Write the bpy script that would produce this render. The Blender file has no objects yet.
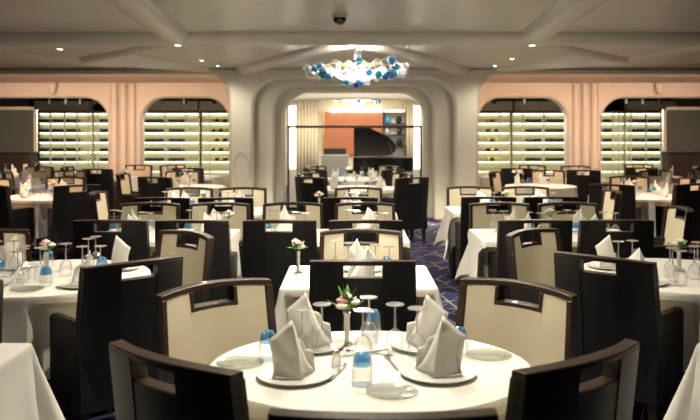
import bpy, math, random
from mathutils import Vector, Matrix
random.seed(7)
sc = bpy.context.scene
COL = sc.collection
PI = math.pi
F, H, HY = 770.0, 1.64, 130.0            # focal length (px), eye height, horizon row of a 700x420 frame

def px(x, y, z=0.757):                    # a pixel on a level plane -> ground position
    d = F*(H-z)/(y-HY)
    return ((x-350.0)*d/F, d)

# ------------------------------------------------------------------ materials
def lin(c):
    return tuple(((v/12.92) if v <= .04045 else ((v+.055)/1.055)**2.4) for v in c)

def mat(name, col, rough=.5, spec=.5, metal=0, coat=0, emit=None, estr=0, noise=0, nscale=20, bump=0, bscale=200, sheen=0, trans=0, objvar=0):
    m = bpy.data.materials.new(name); m.use_nodes = True
    nt = m.node_tree; b = nt.nodes['Principled BSDF']
    b.inputs['Base Color'].default_value = (*col, 1)
    b.inputs['Roughness'].default_value = rough
    b.inputs['Specular IOR Level'].default_value = spec
    b.inputs['Metallic'].default_value = metal
    b.inputs['Coat Weight'].default_value = coat
    b.inputs['Sheen Weight'].default_value = sheen
    b.inputs['Transmission Weight'].default_value = trans
    if emit:
        b.inputs['Emission Color'].default_value = (*emit, 1)
        b.inputs['Emission Strength'].default_value = estr
    tc = nt.nodes.new('ShaderNodeTexCoord')
    if noise:
        n = nt.nodes.new('ShaderNodeTexNoise'); n.inputs['Scale'].default_value = nscale; n.inputs['Detail'].default_value = 4
        nt.links.new(tc.outputs['Object'], n.inputs['Vector'])
        r = nt.nodes.new('ShaderNodeMix'); r.data_type = 'RGBA'
        r.inputs['A'].default_value = (*[c*(1-noise) for c in col], 1)
        r.inputs['B'].default_value = (*[min(1, c*(1+noise)) for c in col], 1)
        nt.links.new(n.outputs['Fac'], r.inputs['Factor']); nt.links.new(r.outputs['Result'], b.inputs['Base Color'])
    if bump:
        n2 = nt.nodes.new('ShaderNodeTexNoise'); n2.inputs['Scale'].default_value = bscale
        nt.links.new(tc.outputs['Object'], n2.inputs['Vector'])
        bp = nt.nodes.new('ShaderNodeBump'); bp.inputs['Strength'].default_value = bump; bp.inputs['Distance'].default_value = .002
        nt.links.new(n2.outputs['Fac'], bp.inputs['Height']); nt.links.new(bp.outputs['Normal'], b.inputs['Normal'])
    return m

def glass(name, tint=(1, 1, 1), refl=.9, haze=.06, hazecol=(.9, .9, .9), edge=.35, base=.05):
    """thin-walled glass: clear seen straight on, bright at grazing angles"""
    m = bpy.data.materials.new(name); m.use_nodes = True; nt = m.node_tree
    nt.nodes.remove(nt.nodes['Principled BSDF']); out = nt.nodes['Material Output']
    t = nt.nodes.new('ShaderNodeBsdfTransparent'); t.inputs['Color'].default_value = (*tint, 1)
    g = nt.nodes.new('ShaderNodeBsdfGlossy'); g.inputs['Roughness'].default_value = .06; g.inputs['Color'].default_value = (refl, refl, refl, 1)
    d = nt.nodes.new('ShaderNodeBsdfDiffuse'); d.inputs['Color'].default_value = (*hazecol, 1)
    lw = nt.nodes.new('ShaderNodeLayerWeight'); lw.inputs['Blend'].default_value = edge
    mr = nt.nodes.new('ShaderNodeMath'); mr.operation = 'MULTIPLY_ADD'; mr.inputs[1].default_value = .75; mr.inputs[2].default_value = base
    nt.links.new(lw.outputs['Facing'], mr.inputs[0])
    a = nt.nodes.new('ShaderNodeMixShader'); a.inputs['Fac'].default_value = haze
    nt.links.new(t.outputs[0], a.inputs[1]); nt.links.new(d.outputs[0], a.inputs[2])
    b = nt.nodes.new('ShaderNodeMixShader')
    nt.links.new(mr.outputs[0], b.inputs['Fac']); nt.links.new(a.outputs[0], b.inputs[1]); nt.links.new(g.outputs[0], b.inputs[2])
    nt.links.new(b.outputs[0], out.inputs['Surface'])
    return m

def emis(name, col, s):
    return mat(name, (0.8, 0.8, 0.8), emit=col, estr=s)

M = {}
M['leather'] = mat('black_leather', (.013, .0125, .0125), .42, .4, noise=.2, nscale=30, bump=.25, bscale=350)
M['wood'] = mat('dark_wood', (.030, .0145, .0092), .40, .4, coat=.08, noise=.35, nscale=14)
M['cream'] = mat('cream_leather', (.68, .61, .455), .42, .45, noise=.05, nscale=6, bump=.12, bscale=180)
M['cloth'] = mat('white_linen', (.80, .785, .735), .9, .2, sheen=.2, bump=.15, bscale=500)
M['napkin'] = mat('napkin_linen', (.90, .885, .83), .85, .2, sheen=.2, bump=.2, bscale=420)
M['china'] = mat('white_china', (.80, .80, .77), .15, .5)
M['steel'] = mat('cutlery_steel', (.55, .54, .5), .22, .5, metal=1)
M['glass'] = glass('clear_glass', haze=.025)
M['foot'] = glass('glass_foot', haze=.32, edge=.5)
M['blue'] = glass('blue_glass', tint=(.30, .62, .92), haze=.24, hazecol=(.08, .36, .70), edge=.4)
M['sideglass'] = glass('side_plate_glass', tint=(.93, .95, .93), haze=.03, hazecol=(.7, .72, .68), base=.02, edge=.25)
M['green'] = mat('leaf_green', (.10, .25, .05), .5, .4, noise=.3, nscale=40)
M['pink'] = mat('pink_petal', (.72, .30, .33), .7, .2, noise=.2, nscale=60)
M['whitepetal'] = mat('white_petal', (.85, .80, .74), .7, .2)
M['silver'] = mat('brushed_silver', (.62, .60, .56), .28, .5, metal=1)
M['wall'] = mat('wall_plaster', (.60, .575, .50), .55, .35, noise=.04, nscale=3)
M['ribmat'] = mat('ceiling_rib_paint', (.60, .575, .50), .38, .4, noise=.03, nscale=4)
M['dark'] = mat('dark_metal', (.012, .012, .012), .4, .5)
M['brown'] = mat('brown_panel', (.022, .015, .012), .5, .4, noise=.3, nscale=8)
M['rackpanel'] = mat('rack_back_panel', (.50, .50, .35), .6, .3)
M['rackheader'] = mat('rack_header', (.48, .43, .32), .5, .3)
M['rackmetal'] = mat('rack_metal', (.42, .42, .32), .35, .5, metal=.3)
M['led'] = emis('led_strip', (1, .98, .74), 3.6)
M['bottle'] = mat('wine_bottle_glass', (.006, .008, .005), .2, .5)
M['goldbottle'] = mat('pale_wine_bottle', (.45, .38, .05), .25, .5)
M['lens'] = emis('lamp_lens', (1, .9, .72), 14)
M['white'] = mat('white_plastic', (.7, .68, .62), .4, .4)
M['piano'] = mat('piano_lacquer', (.002, .002, .002), .3, .12)
M['orange'] = mat('orange_wall_panel', (.36, .125, .055), .4, .4, noise=.25, nscale=2)
M['curtain'] = mat('beige_curtain', (.62, .55, .42), .8, .2)
M['greyglass'] = mat('grey_panel', (.10, .125, .11), .2, .5)
M['bowl'] = emis('chandelier_glow', (1, .95, .86), 2.6)
M['tube'] = emis('light_column_glow', (1, .94, .80), 3.5)
M['stripglow'] = emis('cove_strip_glow', (1, .85, .62), 6)
M['globe'] = glass('clear_globe', haze=.22, edge=.4)
M['globeblue'] = glass('blue_globe', tint=(.15, .6, .95), haze=.45, hazecol=(.03, .38, .70))
M['globeteal'] = glass('teal_globe', tint=(.12, .6, .8), haze=.45, hazecol=(.03, .40, .60))
M['globeviolet'] = glass('violet_globe', tint=(.12, .06, .7), haze=.6, hazecol=(.05, .02, .45))
M['globelit'] = emis('lit_globe', (1, .95, .85), 1.3)
M['console'] = mat('grey_console', (.30, .30, .27), .5, .3)
M['gold'] = mat('gold_arm', (.75, .5, .16), .25, .5, metal=1)
M['blackdome'] = mat('smoked_dome', (.008, .008, .008), .08, .6)

def carpet():
    m = mat('navy_carpet', (.012, .013, .035), .95, .1); nt = m.node_tree; b = nt.nodes['Principled BSDF']
    tc = nt.nodes.new('ShaderNodeTexCoord')
    prev = None
    for i, (rot, sc_, ph) in enumerate(((.5, 1.7, 0), (-.75, 1.5, 3.1), (1.25, 1.1, 6.0), (-.2, 1.3, 1.1))):
        mp = nt.nodes.new('ShaderNodeMapping'); mp.inputs['Rotation'].default_value = (0, 0, rot); mp.inputs['Location'].default_value = (ph, ph, 0)
        nt.links.new(tc.outputs['Object'], mp.inputs['Vector'])
        w = nt.nodes.new('ShaderNodeTexWave'); w.inputs['Scale'].default_value = sc_; w.inputs['Distortion'].default_value = 2.5; w.inputs['Detail'].default_value = 1; w.inputs['Detail Scale'].default_value = .6
        nt.links.new(mp.outputs[0], w.inputs['Vector'])
        r = nt.nodes.new('ShaderNodeValToRGB'); r.color_ramp.elements[0].position = .975; r.color_ramp.elements[1].position = .993
        nt.links.new(w.outputs['Fac'], r.inputs[0])
        n = nt.nodes.new('ShaderNodeTexNoise'); n.inputs['Scale'].default_value = 2.2; nt.links.new(mp.outputs[0], n.inputs['Vector'])
        r2 = nt.nodes.new('ShaderNodeValToRGB'); r2.color_ramp.elements[0].position = .47; r2.color_ramp.elements[1].position = .55
        nt.links.new(n.outputs['Fac'], r2.inputs[0])
        mu = nt.nodes.new('ShaderNodeMath'); mu.operation = 'MULTIPLY'; nt.links.new(r.outputs[0], mu.inputs[0]); nt.links.new(r2.outputs[0], mu.inputs[1])
        if prev is None: prev = mu
        else:
            mx = nt.nodes.new('ShaderNodeMath'); mx.operation = 'MAXIMUM'; nt.links.new(prev.outputs[0], mx.inputs[0]); nt.links.new(mu.outputs[0], mx.inputs[1]); prev = mx
    n3 = nt.nodes.new('ShaderNodeTexNoise'); n3.inputs['Scale'].default_value = 5; nt.links.new(tc.outputs['Object'], n3.inputs['Vector'])
    base = nt.nodes.new('ShaderNodeMix'); base.data_type = 'RGBA'
    base.inputs['A'].default_value = (.022, .022, .060, 1); base.inputs['B'].default_value = (.040, .040, .100, 1)
    nt.links.new(n3.outputs['Fac'], base.inputs['Factor'])
    mix = nt.nodes.new('ShaderNodeMix'); mix.data_type = 'RGBA'
    nt.links.new(base.outputs['Result'], mix.inputs['A']); mix.inputs['B'].default_value = (.30, .26, .24, 1)
    nt.links.new(prev.outputs[0], mix.inputs['Factor']); nt.links.new(mix.outputs['Result'], b.inputs['Base Color'])
    return m
M['carpet'] = carpet()

def plank():
    m = mat('ceiling_planks', (.56, .535, .47), .3, .45); nt = m.node_tree; b = nt.nodes['Principled BSDF']
    tc = nt.nodes.new('ShaderNodeTexCoord'); sp = nt.nodes.new('ShaderNodeSeparateXYZ'); nt.links.new(tc.outputs['Object'], sp.inputs[0])
    a = nt.nodes.new('ShaderNodeMath'); a.operation = 'MULTIPLY'; a.inputs[1].default_value = 6.0; nt.links.new(sp.outputs['Y'], a.inputs[0])
    f = nt.nodes.new('ShaderNodeMath'); f.operation = 'FRACT'; nt.links.new(a.outputs[0], f.inputs[0])
    g = nt.nodes.new('ShaderNodeMath'); g.operation = 'LESS_THAN'; g.inputs[1].default_value = .07; nt.links.new(f.outputs[0], g.inputs[0])
    mix = nt.nodes.new('ShaderNodeMix'); mix.data_type = 'RGBA'; mix.inputs['A'].default_value = (.56, .535, .47, 1); mix.inputs['B'].default_value = (.47, .45, .39, 1)
    nt.links.new(g.outputs[0], mix.inputs['Factor']); nt.links.new(mix.outputs['Result'], b.inputs['Base Color'])
    return m
M['plank'] = plank()

# ------------------------------------------------------------------ mesh helpers
class MB:
    def __init__(s): s.v = []; s.f = []
    def add(s, v, f):
        b = len(s.v); s.v += [tuple(p) for p in v]; s.f += [tuple(b+i for i in q) for q in f]; return s
    def box(s, x0, x1, y0, y1, z0, z1, mtx=None):
        v = [(x, y, z) for z in (z0, z1) for y in (y0, y1) for x in (x0, x1)]
        if mtx: v = [tuple(mtx @ Vector(p)) for p in v]
        return s.add(v, [(0, 2, 3, 1), (4, 5, 7, 6), (0, 1, 5, 4), (2, 6, 7, 3), (0, 4, 6, 2), (1, 3, 7, 5)])
    def lathe(s, prof, seg=20, c=(0, 0, 0), mtx=None):
        v = []; f = []
        for r, z in prof:
            for i in range(seg):
                a = 2*PI*i/seg; p = Vector((r*math.cos(a), r*math.sin(a), z))
                if mtx: p = mtx @ p
                v.append((p.x+c[0], p.y+c[1], p.z+c[2]))
        for k in range(len(prof)-1):
            for i in range(seg):
                j = (i+1) % seg
                f.append((k*seg+i, k*seg+j, (k+1)*seg+j, (k+1)*seg+i))
        if prof[0][0] > 1e-5: f.append(tuple(range(seg))[::-1])
        if prof[-1][0] > 1e-5: f.append(tuple((len(prof)-1)*seg+i for i in range(seg)))
        return s.add(v, f)
    def shell(s, prof, seg=20, c=(0, 0, 0)):            # open lathe, no caps
        n = len(s.f); s.lathe(prof, seg, c); s.f = [q for q in s.f[:n]] + [q for q in s.f[n:] if len(q) == 4]; return s
    def ball(s, c, r, seg=12, rings=8, sz=1):
        return s.lathe([(max(1e-6, r*math.sin(PI*k/rings)), -r*sz*math.cos(PI*k/rings)) for k in range(rings+1)], seg, c)
    def tube(s, pts, r, seg=8, r1=None):
        v = []; f = []; n = len(pts); pts = [Vector(p) for p in pts]
        for k, p in enumerate(pts):
            t = (pts[min(k+1, n-1)]-pts[max(k-1, 0)]).normalized()
            up = Vector((0, 0, 1)) if abs(t.z) < .9 else Vector((1, 0, 0))
            a = t.cross(up).normalized(); b = a.cross(t); rr = r if r1 is None else r+(r1-r)*k/(n-1)
            for i in range(seg):
                g = 2*PI*i/seg; v.append(p+a*rr*math.cos(g)+b*rr*math.sin(g))
        for k in range(n-1):
            for i in range(seg):
                j = (i+1) % seg; f.append((k*seg+i, k*seg+j, (k+1)*seg+j, (k+1)*seg+i))
        f.append(tuple(range(seg))); f.append(tuple((n-1)*seg+i for i in range(seg))[::-1])
        return s.add(v, f)
    def prism(s, out, y0, y1):                         # outline in x,z pushed from y0 to y1
        n = len(out)
        v = [(x, y0, z) for x, z in out]+[(x, y1, z) for x, z in out]
        f = [tuple(range(n)), tuple(range(2*n-1, n-1, -1))]+[(i, n+i, n+(i+1) % n, (i+1) % n) for i in range(n)]
        return s.add(v, f)
    def slab(s, out, z0, z1, fn=None):                  # outline in x,y pushed from z0 to z1
        n = len(out)
        v = [(x, y, z0) for x, y in out]+[(x, y, z1) for x, y in out]
        if fn: v = [fn(p) for p in v]
        f = [tuple(range(n))[::-1], tuple(range(n, 2*n))]+[(i, (i+1) % n, n+(i+1) % n, n+i) for i in range(n)]
        return s.add(v, f)
    def lat(s, u0, u1, z0, z1, w0, w1, P, nu=6, nz=6, front=None):
        v = []; f = []
        for k, w in enumerate((w0, w1)):
            for j in range(nz+1):
                for i in range(nu+1):
                    u = u0+(u1-u0)*i/nu; z = z0+(z1-z0)*j/nz
                    v.append(P(u, z, w+(front(u, z) if (front and k) else 0)))
        N = (nu+1)*(nz+1); q = lambda k, i, j: k*N+j*(nu+1)+i
        for j in range(nz):
            for i in range(nu):
                f.append((q(0, i, j), q(0, i+1, j), q(0, i+1, j+1), q(0, i, j+1)))
                f.append((q(1, i, j), q(1, i, j+1), q(1, i+1, j+1), q(1, i+1, j)))
        for j in range(nz):
            f.append((q(0, 0, j), q(0, 0, j+1), q(1, 0, j+1), q(1, 0, j))); f.append((q(0, nu, j), q(1, nu, j), q(1, nu, j+1), q(0, nu, j+1)))
        for i in range(nu):
            f.append((q(0, i, 0), q(1, i, 0), q(1, i+1, 0), q(0, i+1, 0))); f.append((q(0, i, nz), q(0, i+1, nz), q(1, i+1, nz), q(1, i, nz)))
        return s.add(v, f)
    def build(s, name, m, parent=None, smooth=35, bevel=0, loc=None):
        me = bpy.data.meshes.new(name); me.from_pydata(s.v, [], s.f); me.materials.append(m); me.update()
        import bmesh
        bm = bmesh.new(); bm.from_mesh(me); bmesh.ops.recalc_face_normals(bm, faces=bm.faces); bm.to_mesh(me); bm.free()
        if smooth:
            me.shade_smooth(); me.set_sharp_from_angle(angle=math.radians(smooth))
        o = bpy.data.objects.new(name, me); COL.objects.link(o)
        if parent: o.parent = parent
        if loc: o.location = loc
        if bevel:
            b = o.modifiers.new('bevel', 'BEVEL'); b.width = bevel; b.segments = 2; b.limit_method = 'ANGLE'; b.angle_limit = math.radians(40)
            b.harden_normals = False
        return o

def tag(o, label, cat, group=None, kind=None):
    o['label'] = label; o['category'] = cat
    if group: o['group'] = group
    if kind: o['kind'] = kind
    return o
def empty(name, loc=(0, 0, 0), rz=0):
    o = bpy.data.objects.new(name, None); o.empty_display_size = .05; COL.objects.link(o); o.location = loc; o.rotation_euler = (0, 0, rz); return o
def struct(mb, name, m, bevel=0, smooth=35):
    o = mb.build(name, m, None, smooth, bevel); o['kind'] = 'structure'; return o
def copy_tree(o, parent=None):
    c = o.copy(); COL.objects.link(c)
    if parent: c.parent = parent
    for ch in list(o.children): copy_tree(ch, c)
    return c
USED = {}
def place(key, make, loc, rz, label, cat, group, scale=None):
    if key not in USED: USED[key] = o = make()
    else: o = copy_tree(USED[key])
    o.location = loc; o.rotation_euler = (0, 0, rz)
    if scale: o.scale = (scale,)*3
    return tag(o, label, cat, group)
def rz_of(f): return math.atan2(-f[0], f[1])

# ------------------------------------------------------------------ dining chair
TOP = .95
def chairP(u, z, w):
    t = 1+.05*(TOP-z)/.6
    return (u*t, .82*u*u+.13*(TOP-z)+w, z+.012*(1-(u/.275)**2)*(1 if z > .8 else 0))
def make_chair():
    r = empty('dining_chair')
    s = MB()
    s.lat(-.277, -.102, .2, .937, -.006, .035, chairP, 5, 8); s.lat(.102, .277, .2, .937, -.006, .035, chairP, 5, 8)
    s.lat(-.1, .1, .2, .860, -.002, .035, chairP, 5, 8)
    s.build('backrest_shell', M['leather'], r)
    f = MB()
    f.lat(-.279, .279, .927, .952, -.004, .05, chairP, 14, 1)
    for a in (-1, 1):
        f.lat(min(a*.249, a*.279), max(a*.249, a*.279), .3, .93, .028, .054, chairP, 1, 8)
        f.lat(min(a*.101, a*.119), max(a*.101, a*.119), .842, .928, .0, .056, chairP, 1, 2)
    f.lat(-.119, .119, .842, .862, .0, .056, chairP, 5, 1)
    f.build('backrest_frame', M['wood'], r, bevel=.004)
    puff = lambda u, z: .014*(1-(u/.25)**4)*min(1, (TOP-z)*9)
    c = MB()
    c.lat(-.25, -.118, .4, .93, .03, .042, chairP, 5, 8, puff); c.lat(.118, .25, .4, .93, .03, .042, chairP, 5, 8, puff)
    c.lat(-.118, .118, .4, .843, .03, .042, chairP, 6, 8, puff)
    c.build('back_cushion', M['cream'], r)
    MB().box(-.225, .225, .135, .50, .355, .465).build('seat', M['cream'], r, bevel=.025)
    MB().box(-.25, .25, .11, .485, .2, .355).build('seat_base', M['leather'], r, bevel=.006)
    for a in (-1, 1):
        x0, x1 = sorted((a*.232, a*.286))
        m = MB(); pro = [(.10, .2), (.49, .2), (.502, .63), (.485, .655), (.12, .668)]
        n = len(pro); m.add([(x0, y, z) for y, z in pro]+[(x1, y, z) for y, z in pro], [tuple(range(n)), tuple(range(2*n-1, n-1, -1))]+[(i, n+i, n+(i+1) % n, (i+1) % n) for i in range(n)])
        m.build('armrest', M['leather'], r, bevel=.012)
        for y in (.15, .455):
            m = MB(); xx = a*.245
            m.add([(xx+sx*.014, y+sy*.014, 0) for sx, sy in ((-1, -1), (1, -1), (1, 1), (-1, 1))]+[(xx+sx*.023, y+sy*.023, .2) for sx, sy in ((-1, -1), (1, -1), (1, 1), (-1, 1))],
                  [(3, 2, 1, 0), (4, 5, 6, 7), (0, 1, 5, 4), (1, 2, 6, 5), (2, 3, 7, 6), (3, 0, 4, 7)])
            m.build('leg', M['wood'], r)
    return r
def chair(x, y, f, label, group):
    return place('chair', make_chair, (x, y, 0), rz_of(f), label, 'chair', group)

# ------------------------------------------------------------------ table ware
def make_plate():
    r = MB().lathe([(.0001, .004), (.098, .004), (.104, .006), (.133, .014), (.137, .016), (.137, .013), (.10, .0), (.0001, 0)], 40).build('dinner_plate', M['china'])
    return r
def make_sideplate():
    return MB().lathe([(.0001, .003), (.058, .003), (.085, .010), (.089, .010), (.062, 0), (.0001, 0)], 32).build('side_plate', M['sideglass'])
def make_napkin_mirrored(): return make_napkin(-1)
def make_napkin(mir=1):
    v = []; f = []; NS, NT = 16, 10
    for layer in (0, 1):
        for j in range(NT+1):
            t = j/NT
            for i in range(NS+1):
                s = -1+2*i/NS; a = abs(s)
                if layer == 0:
                    h = .205-(.165 if s > 0 else .075)*a**.9
                    x = (.088 if s > 0 else .070)*s*(1-.15*t)-.028*t; y = .07*a**1.2-.012*math.sin(t*PI)+.02*t+.006*math.sin(5*s+3*t); z = h*t
                else:
                    h = .115-.05*a**1.5+.008*math.sin(7*s)
                    x = .085*s+.015*t*math.sin(5*s); y = .055+.045*(1-a*a)**.5-.03*t+.02*a*t; z = h*t+.006*math.sin(6*s+2*t)*t
                v.append((mir*x, y-.05, z+.001))
    v = [(x, y, z) for x, y, z in v]
    for L in (0, 1):
        b = L*(NS+1)*(NT+1)
        for j in range(NT):
            for i in range(NS):
                f.append((b+j*(NS+1)+i, b+j*(NS+1)+i+1, b+(j+1)*(NS+1)+i+1, b+(j+1)*(NS+1)+i))
    me = bpy.data.meshes.new('napkin'); me.from_pydata(v, [], f); me.materials.append(M['napkin']); me.shade_smooth(); me.set_sharp_from_angle(angle=math.radians(50))
    o = bpy.data.objects.new('napkin', me); COL.objects.link(o)
    md = o.modifiers.new('thick', 'SOLIDIFY'); md.thickness = .004; md.offset = 0
    return o
def make_wineglass():
    r = empty('wine_glass')
    MB().shell([(.031, 0), (.035, .02), (.0375, .045), (.034, .07), (.022, .09), (.006, .1)], 18).build('bowl', M['glass'], r, 60)
    MB().lathe([(.006, .099), (.0042, .108), (.0038, .18), (.0055, .19)], 10).build('stem', M['foot'], r, 60)
    MB().lathe([(.0055, .188), (.012, .1915), (.036, .1935), (.037, .195), (.036, .197), (.0001, .1975)], 24).build('foot', M['foot'], r, 60)
    return r
def make_tumbler():
    r = empty('tumbler')
    MB().shell([(.036, 0), (.0365, .02), (.0355, .045), (.0335, .066)], 20).build('bowl', M['glass'], r, 60)
    MB().shell([(.0335, .066), (.0315, .083), (.027, .098), (.018, .109), (.0001, .113)], 20).build('base', M['blue'], r, 60)
    return r
def make_vase():
    return MB().lathe([(.0001, 0), (.026, 0), (.027, .004), (.011, .012), (.009, .03), (.013, .07), (.012, .11), (.014, .128), (.017, .135), (.013, .134), (.010, .11), (.0001, .1)], 16).build('bud_vase', M['silver'])
def make_posy():
    r = empty('flower_posy')
    for k, (x, y, z, m) in enumerate(((-.022, .0, .185, 'pink'), (.03, -.008, .175, 'whitepetal'), (-.03, -.012, .165, 'whitepetal'), (.005, .015, .195, 'whitepetal'))):
        b = MB()
        for i in range(7):
            a = i*2*PI/7; b.ball((x+.014*math.cos(a), y+.014*math.sin(a), z), .0125, 8, 6, .8)
        b.ball((x, y, z+.006), .013, 8, 6)
        b.build('bloom', M[m], r, 80)
    for k in range(5):
        a = k*2*PI/5+.4; L = .055+.012*(k % 3); b = MB(); d = Vector((math.cos(a), math.sin(a), 0)); n = Vector((-d.y, d.x, 0)); z0 = .142
        pts = []
        for j in range(6):
            t = j/5; w = .016*math.sin(PI*min(.98, t+.06)); c = d*(L*t+.006)+Vector((0, 0, z0+.045*t-.03*t*t*(k % 2)))
            pts += [c-n*w+Vector((0, 0, .004)), c+Vector((0, 0, 0)), c+n*w+Vector((0, 0, .004))]
        b.add(pts, [(3*j+i, 3*j+i+1, 3*j+i+4, 3*j+i+3) for j in range(5) for i in (0, 1)])
        o = b.build('leaf', M['green'], r, 80)
        md = o.modifiers.new('thick', 'SOLIDIFY'); md.thickness = .001
    b = MB(); b.tube([(0, 0, .105), (0, 0, .14), (.005, .004, .185)], .002, 6); b.tube([(0, 0, .13), (-.01, 0, .15), (-.022, 0, .178)], .002, 6); b.tube([(0, 0, .13), (.012, -.004, .15), (.03, -.008, .168)], .002, 6)
    b.build('stem', M['green'], r)
    return r
def make_sprig():                       # the leafier one of the front table
    r = make_posy()
    r.name = 'flower_posy'
    for k in range(4):
        a = k*1.7+2.2; b = MB(); d = Vector((math.cos(a), math.sin(a), 0)); n = Vector((-d.y, d.x, 0)); pts = []
        for j in range(6):
            t = j/5; w = .015*math.sin(PI*min(.98, t+.05)); c = d*(.04*t)+Vector((0, 0, .165+.075*t)); pts += [c-n*w, c, c+n*w]
        b.add(pts, [(3*j+i, 3*j+i+1, 3*j+i+4, 3*j+i+3) for j in range(5) for i in (0, 1)])
        o = b.build('leaf', M['green'], r, 80); md = o.modifiers.new('thick', 'SOLIDIFY'); md.thickness = .001
    return r
def make_knife():
    r = empty('table_knife')
    MB().slab([(-.006, 0), (.006, 0), (.007, .10), (-.007, .10)], 0, .006).build('handle', M['steel'], r, bevel=.0015)
    MB().slab([(-.007, .10), (.009, .10), (.010, .17), (.004, .205), (-.006, .21)], .001, .0035).build('blade', M['steel'], r)
    return r
def make_fork():
    r = empty('table_fork')
    MB().slab([(-.006, 0), (.006, 0), (.004, .12), (.011, .145), (-.011, .145), (-.004, .12)], 0, .004).build('handle', M['steel'], r)
    t = MB().box(-.011, .011, .143, .15, .0005, .0035)
    for k in range(4): t.box(-.011+.0063*k, -.008+.0063*k, .149, .195, .001, .0035)
    t.build('tine', M['steel'], r)
    return r
def make_shaker():
    r = empty('salt_shaker')
    MB().lathe([(.0001, 0), (.018, 0), (.019, .004), (.015, .04), (.013, .048), (.0001, .048)], 14).build('body', M['foot'], r, 60)
    MB().lathe([(.014, .046), (.015, .05), (.012, .062), (.0001, .065)], 14).build('cap', M['steel'], r, 60)
    return r

CT = .7562     # top of the cloth
TZ = .757
# ------------------------------------------------------------------ tables
def ss(a, b, x):
    t = max(0, min(1, (x-a)/(b-a))); return t*t*(3-2*t)
def make_cloth(shape, cx, cy, w, dep, chairs, drop, seed, corner=1):
    rnd = random.Random(seed); ph = rnd.random()*6
    ring = []                                  # (x, y, nx, ny, cornerness)
    if shape == 'round':
        n = 120
        for i in range(n):
            a = 2*PI*i/n; ring.append((w*math.cos(a), (dep or 1)*w*math.sin(a), math.cos(a), math.sin(a), max(0, math.cos(4*(a-PI/4)))**2*.5))
    else:
        hw, hd, rr = w/2, dep/2, .025; segs = []
        for (sx, sy, a0) in ((1, 1, 0), (-1, 1, PI/2), (-1, -1, PI), (1, -1, 3*PI/2)):
            for k in range(9):
                a = a0+PI/2*k/8; ring.append((sx*(hw-rr)+rr*math.cos(a), sy*(hd-rr)+rr*math.sin(a), math.cos(a), math.sin(a), math.sin(2*(a-a0))**.8 if 0 < k < 8 else 0))
            nx_, ny_ = math.cos(a0+PI/2), math.sin(a0+PI/2)
            e0 = Vector((sx*(hw-rr)+rr*nx_, sy*(hd-rr)+rr*ny_)); 
            nsx, nsy = {(1, 1): (-1, 1), (-1, 1): (-1, -1), (-1, -1): (1, -1), (1, -1): (1, 1)}[(sx, sy)]
            e1 = Vector((nsx*(hw-rr)+rr*nx_, nsy*(hd-rr)+rr*ny_)); L = (e1-e0).length; m = max(6, int(L/.035))
            for k in range(1, m):
                p = e0.lerp(e1, k/m); q = min(k, m-k)/m*L
                ring.append((p.x, p.y, nx_, ny_, .55*max(0, 1-q/.12)**2))
    n = len(ring); rows = [(-.0, 0), (.006, .004), (.02, .006), (.04, .007), (.07, .008), (.12, .01), (.2, .015), (.3, .02), (.42, .027), (.52, .033)]
    rows = [(a*drop/.52, b) for a, b in rows]; rows[1] = (.006, .004); rows[2] = (.02, .006); rows[3] = (.040, .007); rows[4] = (.085, .008)
    v = []; f = []
    for k, (dz, fl) in enumerate(rows):
        for i, (x, y, nx, ny, co) in enumerate(ring):
            s = dz/drop
            wave = .016*s*math.sin(i*2*PI*9/n*(n/120)+ph)+.012*s*math.sin(i*2*PI*23/120+2*ph)
            o = fl+wave*(.4 if shape != 'round' else 1)+co*.20*corner*s**1.1
            X, Y = x+nx*o, y+ny*o; Z = CT-dz*(1+.30*co)
            wx, wy = cx+X, cy+Y
            for (qx, qy, qf) in chairs:
                fx, fy = qf; L = math.hypot(fx, fy); fx /= L; fy /= L
                lx = (wx-qx)*fy-(wy-qy)*fx; ly = (wx-qx)*fx+(wy-qy)*fy
                if abs(lx) < .42 and -.1 < ly < .55:
                    k_ = (1-ss(.325, .42, abs(lx)))*ss(.0395, .085, dz)
                    wx += fx*(.55-ly)*k_; wy += fy*(.55-ly)*k_
            v.append((wx-cx, wy-cy, Z))
    f.append(tuple(range(n)))
    for k in range(len(rows)-1):
        for i in range(n):
            j = (i+1) % n; f.append((k*n+i, k*n+j, (k+1)*n+j, (k+1)*n+i))
    b = MB(); b.add(v, f)
    return b.build('tablecloth', M['cloth'], None, 50, loc=(cx, cy, 0))

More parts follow.
